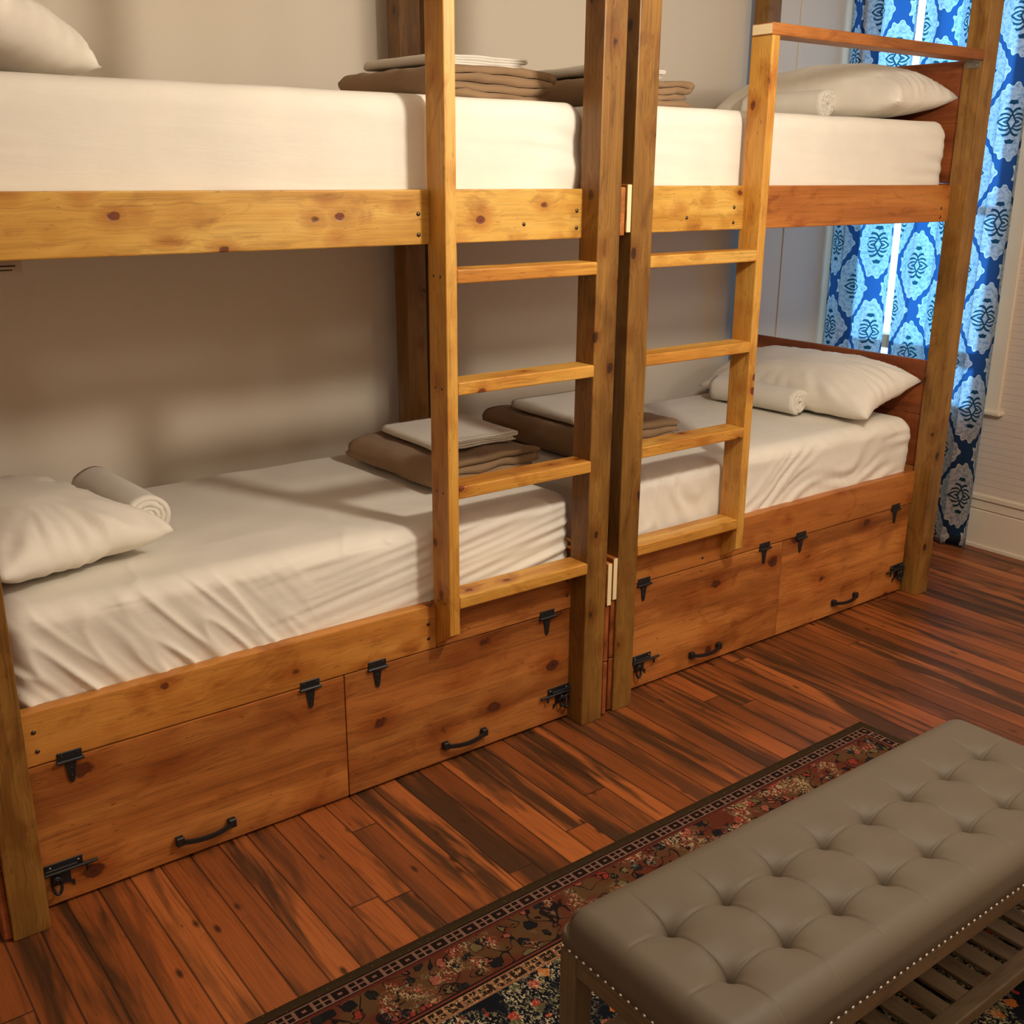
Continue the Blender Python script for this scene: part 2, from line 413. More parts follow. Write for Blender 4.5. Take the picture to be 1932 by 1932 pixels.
def curtain_mat():
    t = NT('blue_ogee_curtain', .85, .15); g = t.attr(); u, v, s = t.xyz(g)
    pu, pv = .295, .445
    U = t.M('DIVIDE', u, pu); Vv = t.M('DIVIDE', v, pv)
    wob = t.M('MULTIPLY', t.M('SINE', t.M('MULTIPLY', t.M('ADD', U, t.M('MULTIPLY', Vv, 1.0)), 2 * PI * 7)), .07)
    wob2 = t.M('MULTIPLY', t.M('SINE', t.M('MULTIPLY', t.M('SUBTRACT', U, Vv), 2 * PI * 7)), .07)
    cu = t.M('COSINE', t.M('MULTIPLY', U, 2 * PI)); cv = t.M('COSINE', t.M('MULTIPLY', Vv, 2 * PI))
    h = t.M('ABSOLUTE', t.M('ADD', cu, cv))
    hw = t.M('ADD', h, t.M('ADD', wob, wob2))
    # sharpen: lozenge -> ogee, tips with fleur
    med = t.M('GREATER_THAN', hw, .27)
    rim = t.M('MULTIPLY', t.M('GREATER_THAN', hw, .27), t.M('LESS_THAN', hw, .345))
    # cell-local coords
    def cell(off):
        a = t.M('SUBTRACT', t.M('FRACT', t.M('ADD', U, .5 + off)), .5); b = t.M('SUBTRACT', t.M('FRACT', t.M('ADD', Vv, .5 + off)), .5)
        return t.M('ABSOLUTE', a), t.M('ABSOLUTE', b)
    a0, b0 = cell(0); a1, b1 = cell(.5)
    isA = t.M('GREATER_THAN', t.M('ADD', cu, cv), 0)
    def pick(p, q): return t.M('ADD', t.M('MULTIPLY', isA, p), t.M('MULTIPLY', t.M('SUBTRACT', 1, isA), q))
    A, B = pick(a0, a1), pick(b0, b1)
    q = t.M('ADD', t.M('DIVIDE', A, .055), t.M('DIVIDE', B, .075))       # centre diamond metric
    ring = t.M('MULTIPLY', t.M('GREATER_THAN', q, .8), t.M('LESS_THAN', q, 1.3))
    ang = t.M('ARCTAN2', t.M('DIVIDE', B, 1.25), A)
    swirl = t.M('SINE', t.M('ADD', t.M('MULTIPLY', ang, 14), t.M('MULTIPLY', q, 4.4)))
    arms = t.M('MULTIPLY', t.M('MULTIPLY', t.M('GREATER_THAN', q, 1.3), t.M('LESS_THAN', t.M('ADD', t.M('DIVIDE', A, .20), t.M('DIVIDE', B, .27)), 1.0)), t.M('GREATER_THAN', swirl, .15))
    motif = t.M('MAXIMUM', ring, arms, clamp=True)
    p3 = t.comb(u, v, 0)
    mott = t.noise(p3, 60, 3, .65)
    medc = t.mix(t.ramp(mott, [(.45, 0), (.62, 1)]), srgb(196, 176, 164), srgb(150, 128, 120))
    medc = t.mix(rim, medc, srgb(214, 198, 184))
    band = t.mix(t.noise(p3, 14, 2), srgb(28, 30, 33), srgb(46, 50, 54))
    col = t.mix(med, band, medc); col = t.mix(t.M('MULTIPLY', med, motif), col, srgb(30, 32, 36))
    t.color(col)
    tm = t.mix(t.ramp(mott, [(.45, 0), (.62, 1)]), srgb(168, 216, 240), srgb(112, 176, 220))
    tm = t.mix(rim, tm, srgb(184, 228, 246))
    tr = t.mix(med, srgb(44, 100, 168), tm); tr = t.mix(t.M('MULTIPLY', med, motif), tr, srgb(30, 90, 116))
    tl = t.node('ShaderNodeBsdfTranslucent'); t.put(tl.inputs['Color'], tr)
    ms = t.node('ShaderNodeMixShader'); ms.inputs[0].default_value = .5
    t.t.links.new(t.b.outputs[0], ms.inputs[1]); t.t.links.new(tl.outputs[0], ms.inputs[2])
    t.t.links.new(ms.outputs[0], t.N['Material Output'].inputs['Surface'])
    t.bump(t.noise(p3, 300, 2), .1, .002)
    return t.m

def wall_mat(name, col, beads=None):
    t = NT(name, .75, .2); p = t.geo(); x, y, z = t.xyz(p)
    c = t.mix(t.noise(p, 1.2, 2), col, tuple(v * .95 for v in col[:3]) + (1,))
    h = t.noise(p, 90, 3)
    if beads:
        f = t.M('FRACT', t.M('DIVIDE', z, beads)); e = t.M('ABSOLUTE', t.M('SUBTRACT', f, .5))
        line = t.ramp(e, [(.0, 1), (.07, 0)])
        c = t.mix(t.M('MULTIPLY', line, .35), c, srgb(130, 100, 84))
        h = t.M('SUBTRACT', t.M('MULTIPLY', h, .1), line)
    t.color(c); t.bump(h, .25 if beads else .06, .003)
    return t.m

M_FLOOR = floor_mat()
M_WALL = wall_mat('greige_wall_paint', srgb(230, 217, 198))
M_BEAD = wall_mat('beadboard_paint', srgb(214, 196, 180), .034)
M_CEIL = wall_mat('ceiling_paint', srgb(232, 226, 214))
M_CURT = curtain_mat()

# ------------------------------------------------------------------ room
XR, YB, XL, YF, ZC = 2.77, 1.26, -4.6, -4.6, 3.15
WY0, WY1, WZ0, WZ1 = .34, 1.16, .70, 2.86       # window opening in the right wall
struct(box('floor', (XL, YF, -.1), (XR, YB, 0), M_FLOOR, bev=0))
struct(box('ceiling', (XL, YF, ZC), (XR, YB, ZC + .1), M_CEIL, bev=0))
struct(box('wall_back', (XL, YB, 0), (XR + .15, YB + .12, ZC), M_WALL, bev=0))
struct(box('wall_left', (XL - .12, YF, 0), (XL, YB, ZC), M_WALL, bev=0))
struct(box('wall_front', (XL, YF - .12, 0), (XR, YF, ZC), M_WALL, bev=0))
bm = bmesh.new()
for a, b in (((XR, YF, 0), (XR + .15, WY0, ZC)), ((XR, WY1, 0), (XR + .15, YB, ZC)), ((XR, WY0, 0), (XR + .15, WY1, WZ0)), ((XR, WY0, WZ1), (XR + .15, WY1, ZC))):
    addbox(bm, a, b)
struct(bmobj('wall_right', bm, M_BEAD))
# baseboard of the right wall with its cap moulding
bm = bmesh.new()
addbox(bm, (XR - .02, YF, 0), (XR, YB, .198), .003, 1)
addbox(bm, (XR - .014, YF, .2015), (XR, YB, .2455), .003, 1)
addbox(bm, (XR - .024, YF, .249), (XR, YB, .281), .008, 3)
addbox(bm, (XR - .030, YF, 0), (XR - .019, YB, .022), .004, 2)
struct(bmobj('baseboard_right', bm, WHITE_TRIM))
bm = bmesh.new(); addbox(bm, (XL, YB - .02, 0), (XR - .03, YB, .2), .003, 1); addbox(bm, (XL, YB - .024, .204), (XR - .03, YB, .24), .006, 2)
struct(bmobj('baseboard_back', bm, WHITE_TRIM))
# vertical batten on the back wall near the corner
struct(box('trim_1', (2.30, YB - .006, .24), (XR - .001, YB, ZC), WHITE_TRIM and M_WALL, bev=.003))
# window
win = bpy.data.objects.new('window_1', None); link(win); win.location = (XR, (WY0 + WY1) / 2, WZ0); struct(win)
cy, hw_ = (WY0 + WY1) / 2, (WY1 - WY0) / 2
def wl(a, b): return (a[0] - XR, a[1] - cy, a[2] - WZ0), (b[0] - XR, b[1] - cy, b[2] - WZ0)
bm = bmesh.new()
for a, b in (((XR - .022, WY0 - .13, WZ0 - .0), (XR, WY0, WZ1 + .08)), ((XR - .022, WY1, WZ0), (XR, YB - .002, WZ1 + .08)),
             ((XR - .022, WY0, WZ1), (XR, WY1, WZ1 + .08))):
    addbox(bm, *wl(a, b), .005, 2)
bmobj('casing', bm, WHITE_TRIM, win)
bm = bmesh.new()
addbox(bm, *wl((XR - .045, WY0 - .15, WZ0 - .012), (XR + .08, WY1 + .06, WZ0 + .014)), .01, 3)
bmobj('sill', bm, WHITE_TRIM, win)
bm = bmesh.new()
for a, b in (((XR + .05, WY0, WZ0), (XR + .09, WY0 + .045, WZ1)), ((XR + .05, WY1 - .045, WZ0), (XR + .09, WY1, WZ1)),
             ((XR + .05, WY0, WZ1 - .05), (XR + .09, WY1, WZ1)), ((XR + .05, WY0, WZ0 + .005), (XR + .09, WY1, WZ0 + .04)),
             ((XR + .01, WY0, .935), (XR + .085, WY1, 1.005)), ((XR + .05, WY0, 1.66), (XR + .09, WY1, 1.70))):
    addbox(bm, *wl(a, b), .003, 1)
bmobj('window_frame', bm, WHITE_TRIM, win)
tg = NT('window_glass', 0, .5); 
gl = tg.node('ShaderNodeBsdfTransparent', {'Color': (.93, .97, 1, 1)}); gs = tg.node('ShaderNodeBsdfGlossy', {'Roughness': .02})
mx = tg.node('ShaderNodeMixShader'); mx.inputs[0].default_value = .06
tg.t.links.new(gl.outputs[0], mx.inputs[1]); tg.t.links.new(gs.outputs[0], mx.inputs[2]); tg.t.links.new(mx.outputs[0], tg.N['Material Output'].inputs['Surface'])
box('pane', *wl((XR + .068, WY0 + .03, WZ0 + .02), (XR + .072, WY1 - .03, WZ1 - .03)), tg.m, win, bev=0)

# ------------------------------------------------------------------ curtains
def curtain(name, y0, y1, x, z0, z1, folds, u0, v0, label, edgewave=0):
    NY, NZ = 140, 60; verts, gs, faces = [], [], []
    ys = []; arcl = 0; prev = None
    for i in range(NY + 1):
        t = i / NY; y = y0 + (y1 - y0) * t
        for j in range(NZ + 1):
            z = z0 + (z1 - z0) * j / NZ
            amp = .018 + .010 * (j / NZ)
            ph = folds * 2 * PI * t + .35 * math.sin(3 * t * PI + .8)
            xx = x + amp * math.sin(ph) + .006 * math.sin(ph * 2.3 + z * 1.3)
            yy = y + .014 * math.sin(ph * 2 + .6) + edgewave * math.sin(z * 2.1 + 1) * (1 - t)
            if j == 0 and False: pass
            verts.append((xx, yy, z))
        if prev is not None: arcl += math.hypot(verts[-1][0] - prev[0], verts[-1][1] - prev[1])
        prev = verts[-1]
        for j in range(NZ + 1): gs.append((arcl * .93 + u0, z0 + (z1 - z0) * j / NZ + v0, 0))
    for i in range(NY):
        for j in range(NZ):
            a = i * (NZ + 1) + j; faces.append((a, a + NZ + 1, a + NZ + 2, a + 1))
    o = thing(name, label, 'curtain', (0, 0, 0), 0, 'curtains at the window')
    meshobj('drape', verts, faces, M_CURT, o, True, gs)
    # stitched hem strip at the bottom and pinch header at the top
    nv = []; nf = []
    for i in range(0, NY + 1):
        b = Vector(verts[i * (NZ + 1)])
        for dx, z in ((-.002, z0 - .001), (-.002, z0 + .05), (.002, z0 + .05), (.002, z0 - .001)): nv.append((b.x + dx, b.y, z))
    ng = [(gs[(k // 4) * (NZ + 1)][0], nv[k][2] + v0, 0) for k in range(len(nv))]
    for i in range(NY):
        a = i * 4
        for k in range(4): nf.append((a + k, a + (k + 1) % 4, a + 4 + (k + 1) % 4, a + 4 + k))
    meshobj('hem', nv, nf, M_CURT, o, True, ng)
    return o
curtain('window_curtain', .225, .808, 2.655, .012, 2.93, 3.2, .208, -.273, 'blue-lit medallion print curtain nearest the right edge, falling to the floor beside the bunk post', .0)
curtain('window_curtain', .832, 1.235, 2.645, .012, 2.93, 2.3, .19, -.14, 'backlit blue medallion print curtain behind the headboards, hanging against the back corner', .0)
rod = thing('curtain_rod', 'plain dark curtain rod above both patterned curtains over the window', 'curtain rod', (2.65, .72, 2.95))
bm = bmesh.new(); cyl(bm, (0, -.62, 0), (0, .5, 0), .012); bmobj('pole', bm, BLACK, rod, True)
for yy in (-.56, .44):
    bm = bmesh.new(); cyl(bm, (0, yy, 0), (.12, yy, 0), .007); bmobj('bracket', bm, BLACK, rod, True)

# ------------------------------------------------------------------ bunk beds
YR = .0762; PW = .089; BO = 1.9385; BD = 1.185

def hinge(parent, x, zr):
    h = bmesh.new()
    addbox(h, (x - .030, YR - .004, zr - .006), (x + .030, YR, zr + .017), .0012, 1)
    cyl(h, (x - .033, YR - .006, zr - .008), (x + .033, YR - .006, zr - .008), .005, seg=12)
    poly = [(-.015, zr - .008), (-.0065, zr - .066), (0, zr - .073), (.0065, zr - .066), (.015, zr - .008)]
    prism(h, poly, (x, YR, 0), (1, 0, 0), (0, 0, 1), .0035)
    for dx, dz in ((-.02, .008), (.02, .008), (0, -.03), (0, -.052)): dome(h, (x + dx, YR - .004, zr + dz), .0028, .0016)
    return bmobj('hinge', h, BLACK, parent, False)

def pull(parent, x, z, w=.15):
    h = bmesh.new(); pts = []
    for i in range(17):
        t = i / 16; pts.append((x - w / 2 + w * t, YR - .010 - .020 * math.sin(PI * t) ** .6, z - .004 * math.sin(PI * t)))
    n = len(pts); rings = []
    for p in pts:
        rings.append([h.verts.new((p[0], p[1] + a, p[2] + b)) for a, b in ((-.004, -.006), (.004, -.006), (.004, .006), (-.004, .006))])
    for i in range(n - 1):
        for k in range(4): h.faces.new((rings[i][k], rings[i][(k + 1) % 4], rings[i + 1][(k + 1) % 4], rings[i + 1][k]))
    h.faces.new(rings[0]); h.faces.new(rings[-1][::-1])
    for s in (-1, 1): addbox(h, (x + s * w / 2 - .011, YR - .018, z - .012), (x + s * w / 2 + .011, YR, z + .014), .002, 1)
    return bmobj('pull_handle', h, BLACK, parent, False)

def latch(parent, x, z, s, variant=0):
    """gate latch: bolt case toward the post (s=-1 post on left, +1 on right)"""
    h = bmesh.new()
    f = lambda a, b, y0, y1, z0, z1: addbox(h, (min(x + s * a, x + s * b), y0, z + z0), (max(x + s * a, x + s * b), y1, z + z1), .0012, 1)
    f(-.045, .050, YR - .003, YR, .010, .038)
    f(-.012, .038, YR - .003, YR, -.028, .012)
    f(-.030, .050, YR - .012, YR - .002, .012, .026)
    cyl(h, (x - s * .080, YR - .010, z + .014), (x + s * .052, YR - .010, z + .014), .0045, seg=10)
    cyl(h, (x - s * .052, YR - .012, z + .014), (x - s * .052, YR - .012, z - .006), .004, seg=8)
    prism(h, [(s * -.012, -.026), (s * .004, -.026), (s * -.012, -.044)], (x - s * .008, YR, z), (1, 0, 0), (0, 0, 1), .003)
    b1 = bmobj('bolt_case', h, BLACK, parent, False)
    h = bmesh.new()
    pts = [(x + s * .026 + .011 * math.cos(a), YR - .014 - .004 * abs(math.sin(a)), z - .020 + .024 * math.sin(a)) for a in [2 * PI * k / 20 for k in range(20)]]
    tube(h, pts, .0042, 8, True)
    if variant:
        pts = [(x + s * .008 + .010 * math.cos(a), YR - .016, z - .014 + .020 * math.sin(a)) for a in [2 * PI * k / 20 for k in range(20)]]
        tube(h, pts, .0036, 8, True)
    bmobj('thumb_ring', h, BLACK, parent, True)
    for dx, dz in ((.036, .028), (-.034, .028), (.022, -.012)):
        h = bmesh.new(); dome(h, (x + s * dx, YR - .0035, z + dz), .0034, .002); bmobj('screw', h, SILVER, parent, True)

def bolts(parent, pts, y=YR):
    for (x, z) in pts:
        h = bmesh.new(); dome(h, (x, y, z), .0062, .0035); bmobj('bolt', h, STEEL, parent, True)

def make_bed(name, label, loc, rz, dz, ladder_side, lx, hinges, split, pulls, latches, bl, shears, extra_head):
    t = thing(name, label, 'bunk bed', loc, rz, 'wooden bunk beds')
    HT = 3.02
    # posts: front left, front right, back left, back right
    fl, fr, bl_, br = shears
    board('post', (0, 0, 0), (PW, .087, HT), 2, W_POST, t, shear=fl)
    board('post', (BO - PW, 0, 0), (BO, .087, HT), 2, W_POST, t, shear=fr)
    board('post', (0, 1.098, 0), (PW, BD, HT), 2, W_POST, t, shear=bl_)
    board('post', (BO - PW, 1.098, 0), (BO, BD, HT), 2, W_POST, t, shear=br)
    zut, zub, zlt, zlb = 1.7733 + dz, 1.6286 + dz, .5587 + dz, .4135 + dz
    lw = .0376
    if ladder_side > 0: segs = ((PW - .022, lx), (lx + .002, BO - PW + .020))
    else: segs = ((PW - .02, lx + lw - .002), (lx + lw, BO - PW + .020))
    m1 = W_HONEY if ladder_side > 0 else W_RAIL2
    for k, (xa, xb) in enumerate(segs):
        mat_u = m1 if (ladder_side > 0 or k == 1) else W_HONEY
        if ladder_side < 0: mat_u = (W_HONEY, W_RAIL2)[k]
        r = board('side_rail', (xa, YR, zub), (xb, YR + .038, zut), 0, mat_u, t); bolts(r, bl['u%d' % k])
        r = board('side_rail', (xa, YR, zlb), (xb, YR + .038, zlt), 0, (W_LOW if (ladder_side > 0 and k == 0) else W_RAIL2 if ladder_side < 0 else W_PANEL), t); bolts(r, bl['l%d' % k])
    for z0, z1 in ((zub, zut), (zlb, zlt)):
        board('back_rail', (PW, 1.11, z0), (BO - PW, 1.148, z1), 0, W_POST, t)
    # mattress platforms
    for nm, z in (('platform', zub + .02), ('platform', zlb + .02)):
        board(nm, (PW, YR + .04, z), (BO - PW, 1.108, z + .014), 0, W_PANEL, t, bev=.001)
    # end boards
    for side, xs in (('L', (-.019, 0)), ('R', (BO, BO + .019))):
        if side == 'R' and extra_head: xs = (BO - PW + .036, BO - PW + .055)
        y0 = .004 if not (side == 'R' and extra_head) else .087
        y1 = BD if not (side == 'R' and extra_head) else 1.098
        for z0, z1 in ((zlb + .006, zlt + .012), (zub + .008, zut + .006)):
            o = board('end_rail', (xs[0], y0, z0), (xs[1], y1, z1), 1, W_PANEL, t)
            if y0 < .05 and not (ladder_side > 0 and z0 > 1):
                box('end_grain', (xs[0] + .0012, y0 - .0012, z0 + .0012), (xs[1] - .0012, y0 + .0005, z1 - .0012), W_END, o, bev=0)
        for z0, z1 in ((.006, .205), (.209, zlb + .001)):
            board('end_panel', (xs[0], y0 + .006, z0), (xs[1], y1, z1), 1, W_HEAD, t)
        if extra_head == (side == 'R') or side == 'L' and not extra_head:
            xx = (BO - PW + .036, BO - PW + .055) if side == 'R' else (PW - .055, PW - .036)
            for z0, z1 in ((zlt + .013, .812), (.812, 1.052), (zut + .007, 2.02), (2.02, 2.256)):
                board('headboard', (xx[0], .087, z0), (xx[1], 1.098, z1), 1, W_HEAD, t)
    # top frame above the picture
    board('top_rail', (0, YR - .05, HT - .10), (BO, YR - .012, HT + .0), 0, W_HONEY, t)
    # ladder post with bevelled foot
    def cut(bmm):
        for v in bmm.verts:
            if v.co.z < zlb + .02: v.co.z = zlb + .002 + (YR + .015 - v.co.y) / (YR + .015) * .062
    top = HT - .10 if ladder_side > 0 else 2.25
    ls = shears_ladder[name]
    o = board('ladder_post', (lx, 0, zlb), (lx + lw, YR + .014, top), 2, W_LADDER, t, cut=cut, shear=ls)
    if ladder_side > 0:
        for z in (1.563, 1.250, .9417, .5948):
            for yy in (.028, .062):
                h = bmesh.new(); dome(h, (lx, yy, z - .019), .0042, .0012, '-X', 10); bmobj('screw', h, STEEL, o, True)
    x0r, x1r = (lx + lw, BO - PW) if ladder_side > 0 else (PW, lx)
    for k, z in enumerate((1.563, 1.250, .9417, .5948)):
        board('rung', (x0r, 0, z - .038 + dz), (x1r, YR + .012, z + dz), 0, W_LADDER, t, bev=.004)
        xb = x1r if ladder_side > 0 else x0r
        s = -1 if ladder_side > 0 else 1
        h = bmesh.new(); zb = z - .038 + dz
        addbox(h, (min(xb, xb + s * .045), .018, zb - .003), (max(xb, xb + s * .045), .072, zb), .0005, 1)
        addbox(h, (min(xb, xb + s * .003), .018, zb - .026), (max(xb, xb + s * .003), .072, zb), .0005, 1)
        dome(h, (xb + s * .003, .03, zb - .015), .004, .002, '-X' if s < 0 else 'X'); dome(h, (xb + s * .003, .06, zb - .015), .004, .002, '-X' if s < 0 else 'X')
        bmobj('rung_bracket', h, SILVER, t)
    if ladder_side < 0:      # open-ended guard rail on top of the ladder post
        gr = board('guard_rail', (lx - .003, -.001, 2.2495), (BO - PW + .0, .088, 2.2875), 0, W_PANEL, t, bev=.004)
        box('end_grain', (lx - .0042, .003, 2.2535), (lx - .0028, .084, 2.2835), W_END, gr, bev=0)
        h = bmesh.new(); xb = BO - PW
        addbox(h, (xb - .045, .012, 2.2465), (xb, .074, 2.2495), .0005, 1); addbox(h, (xb - .003, .012, 2.222), (xb, .074, 2.2495), .0005, 1)
        for yy in (.025, .06): dome(h, (xb - .003, yy, 2.234), .005, .003, '-X')
        bmobj('guard_bracket', h, SILVER, t)
    else:
        board('guard_rail', (PW, -.001, 2.2495), (lx, .088, 2.2875), 0, W_LADDER, t, bev=.004)
    # storage doors under the lower bunk
    zb = .010
    for k, (xa, xb) in enumerate(((PW + .003, split - .0015), (split + .0015, BO - PW - .010))):
        d = board('door', (xa, YR + .0005, zb), (xb, YR + .019, zlb - .003), 0, W_PANEL, t, bev=.0018)
        for hx in hinges[2 * k:2 * k + 2]: hinge(d, hx, zlb)
        pull(d, pulls[k][0], pulls[k][1], pulls[k][2])
        latch(d, latches[k][0], latches[k][1], -1 if k == 0 else 1, variant=k)
    return t

shears_ladder = {'bunk_bed': (0, 0, 0, 0)}
o1 = 1.9385
bed1 = make_bed('bunk_bed', 'nearer honey-coloured wooden bunk bed on the left, ladder at its right end', (-1.9385, 0, 0), 0, 0, 1, 1.2992,
    [-1.739 + o1, -1.073 + o1, -.852 + o1, -.202 + o1], -.962 + o1, [(-1.413 + o1, .068, .150), (-.540 + o1, .066, .150)],
    [(-1.785 + o1, .092, ), (-.148 + o1, .098)],
    {'u0': [(1.262, 1.71), (1.262, 1.655)], 'u1': [(1.826, 1.71), (1.826, 1.66), (1.625, 1.675)], 'l0': [(.125, .505), (.128, .452), (1.27, .50), (1.27, .452)], 'l1': [(1.822, .515), (1.822, .463)]},
    ((0, 0, 0, 0), (-.012, 0, .004, 0), (0, 0, 0, 0), (.006, 0, -.012, 0)), False)
bed2 = make_bed('bunk_bed', 'farther wooden bunk bed beside the window, guard rail above its upper mattress', (.0558, .01345, 0), .0034, .0079, -1, .594,
    [.255 - .056, .910 - .056, 1.133 - .056, 1.782 - .056], 1.019 - .056 + .005, [(.597 - .056, .062, .150), (1.467 - .056, .066, .150)],
    [(.262 - .056, .100), (1.842 - .056, .105)],
    {'u0': [(.548, 1.71), (.548, 1.66), (.32, 1.68)], 'u1': [(1.80, 1.69), (1.80, 1.655)], 'l0': [(.50, .45)], 'l1': []},
    ((-.002, 0, .004, 0), (-.002, 0, .006, 0), (0, 0, 0, 0), (0, 0, 0, 0)), True)

# ------------------------------------------------------------------ mattresses
def ridg(x): return 1 - abs(x) * 2
def wrinkle(p, n, kind, seed):
    d = 0
    front = max(0, -n.y)
    X = p.x
    if kind == 'low1':
        # left half: diagonal gathers on the front, right half: long taut pulls
        wl_ = max(0, min(1, (-.05 - X) / .25)); wr = 1 - wl_
        s = X * 1.0 + p.z * .75
        nz = noise.noise(Vector((s * 12, p.z * 3.0, seed))); f = (max(0, 1 - abs(nz) * 3.2) ** 2 * 1.1 - .4) + .55 * noise.noise(Vector((s * 34, p.z * 4, seed + 3)))
        low = .55 + .45 * max(0, min(1, (-.0 - p.z) / .1 + .5))
        d += wl_ * front * .0105 * f * low
        near = max(0, min(1, (X - .2) / .5))
        s2 = p.z - X * .16
        f2 = noise.noise(Vector((s2 * 46, X * 2.2, seed + 9)))
        d += wr * front * (.005 + .006 * near) * f2
        if n.z > .3:
            f3 = noise.noise(Vector((p.x * 4 + p.y * 3, p.y * 7 - p.x * 2, seed)))
            d += .004 * f3
            d += .004 * max(0, ridg(noise.noise(Vector((p.x * 5 + p.y * 2, p.y * 4, 2))) * 2)) ** 4 * max(0, -p.y) * 2
    elif kind == 'low2':
        s = p.z - X * .25 + .3 * noise.noise(Vector((X * 2, p.z * 3, 1)))
        f = noise.noise(Vector((s * 26, X * 5, seed))); d += front * .010 * f
        f = noise.noise(Vector((X * 24 + p.z * 12, p.z * 4, seed + 4))); d += front * .004 * f
        if n.z > .3: d += .003 * noise.noise(Vector((p.x * 5, p.y * 6, seed)))
    else:
        c = max(0, min(1, (abs(X) - .6) / .25))
        f = noise.noise(Vector((X * 3, p.z * 30 + X * 2, seed))); d += front * (.0012 + (.010 if X > 0 else .004) * c) * f
        if p.z < -.06: d += front * .003 * noise.noise(Vector((X * 4, p.z * 60, seed)))
        if n.z > .3: d += .002 * noise.noise(Vector((p.x * 5, p.y * 6, seed)))
    return n * d
def mattress(x0, x1, z0, z1, kind, label, r, seed, loc=(0, 0), rz=0):
    t = thing('mattress', label, 'mattress', (x0 + (x1 - x0) / 2 + loc[0], .590 + loc[1], z0), rz, 'mattresses in white fitted sheets')
    H = (z1 - z0) / 2
    f = (lambda p, n: wrinkle(p, n, kind, seed))
    softbox('fitted_sheet', ((x1 - x0) / 2, .478 if 'low' in kind else .472, H), (r[0], r[1], r[2]), ((300, 60, 70) if 'low' in kind else (150, 50, 40)), SHEET, t, f, (0, 0, H))
    return t
m_lo1 = mattress(-1.846, -.058, .4485, .802, 'low1', 'white sheeted lower mattress of the nearer bunk, wrinkled front side', (.06, .065, .05), 3)
m_up1 = mattress(-1.846, -.042, 1.664, 2.020, 'up', 'white sheeted upper mattress of the nearer bunk, smooth tall side', (.06, .04, .06), 8)
m_lo2 = mattress(.085, 1.925, .4565, .806, 'low2', 'white sheeted lower mattress of the farther bunk by the window', (.08, .07, .06), 12, (0, .016))
m_up2 = mattress(.085, 1.915, 1.672, 2.026, 'up', 'white sheeted upper mattress of the farther bunk under the guard rail', (.06, .04, .06), 17, (0, .016))
# care tag hanging under the upper mattress of the near bunk
box('care_tag', (-1.74 + .952, .20 - .590, 1.586 - 1.664), (-1.683 + .952, .2015 - .590, 1.640 - 1.664), TAGM, m_up1, bev=0)
tg_ = [c for c in m_up1.children if c.name.startswith('care_tag')][0]
box('tag_print', (-1.74 + .952, .1992 - .590, 1.606 - 1.664), (-1.697 + .952, .1998 - .590, 1.6095 - 1.664), INK, tg_, bev=0)
box('tag_print', (-1.735 + .952, .1992 - .590, 1.597 - 1.664), (-1.705 + .952, .1998 - .590, 1.600 - 1.664), INK, tg_, bev=0)

# ------------------------------------------------------------------ pillows
def pillow(M, L, W, T, label, seed, base=.45, sag=0):
    n, m = 56, 44; verts, faces = [], []
    def P(i, j, side):
        u = -1 + 2 * i / n; v = -1 + 2 * j / m
        x = L / 2 * u * (1 - .075 * (1 - v * v) * abs(u) ** 3)
        y = W / 2 * v * (1 - .09 * (1 - u * u) * abs(v) ** 3)
        h = max(0, (1 - u ** 4) * (1 - v ** 4)) ** .52
        h *= (.78 + .22 * (1 - u * u) * (1 - v * v))
        edge = max(abs(u), abs(v))
        ang = math.atan2(v, u)
        w = noise.noise(Vector((ang * 7, edge * 1.6, seed))) * .020 * max(0, edge - .40) * 2
        w += abs(noise.noise(Vector((ang * 16, edge * 2.2, seed + 4)))) * -.016 * max(0, edge - .35)
        w += noise.noise(Vector((u * 2.2, v * 2.2, seed + 7))) * .008
        w += noise.noise(Vector((u * 9 + v * 3, v * 5, seed + 2))) * .003
        if edge >= .999: w = 0
        k = T * (1 - base) if side > 0 else -T * base
        z = k * h + (w * (1 if side > 0 else .4)) * min(1, h * 3)
        z += .010 * noise.noise(Vector((ang * 2, seed, 0))) * edge ** 4
        return Vector((x, y, z + T * base))
    for side in (1, -1):
        b = len(verts)
        for i in range(n + 1):
            for j in range(m + 1): verts.append(P(i, j, side))
        for i in range(n):
            for j in range(m):
                a = b + i * (m + 1) + j; q = (a, a + m + 1, a + m + 2, a + 1); faces.append(q if side > 0 else q[::-1])
    o = meshobj('pillow', verts, faces, PILLOW)
    bm = bmesh.new(); bm.from_mesh(o.data); bmesh.ops.remove_doubles(bm, verts=bm.verts, dist=.0004); bm.to_mesh(o.data); bm.free()
    o.data.polygons.foreach_set('use_smooth', [True] * len(o.data.polygons))
    o.matrix_world = M; o.matrix_basis = M
    tag(o, label, 'pillow', 'white pillows')
    return o
def TR(x, y, z, rz=0, rx=0, ry=0):
    return Matrix.Translation((x, y, z)) @ Matrix.Rotation(math.radians(rz), 4, 'Z') @ Matrix.Rotation(math.radians(ry), 4, 'Y') @ Matrix.Rotation(math.radians(rx), 4, 'X')
pillow(TR(-1.685, .57, .800, 16, 0, 0), .50, .74, .18, 'white pillow at the left edge on the near lower mattress, rolled towel behind it', 1)
pillow(TR(-1.712, .62, 2.078, 8, 4, 25), .46, .74, .22, 'white pillow in the top left corner on the near upper mattress', 21)
pillow(TR(1.735, .585, .834, 2, 0, -15), .42, .93, .21, 'plump white pillow leaning on the lower headboard of the far bunk', 31, .36)
pillow(TR(1.725, .585, 2.036, 2, 0, -4), .44, .93, .22, 'plump white pillow leaning on the upper headboard of the far bunk', 41, .30)

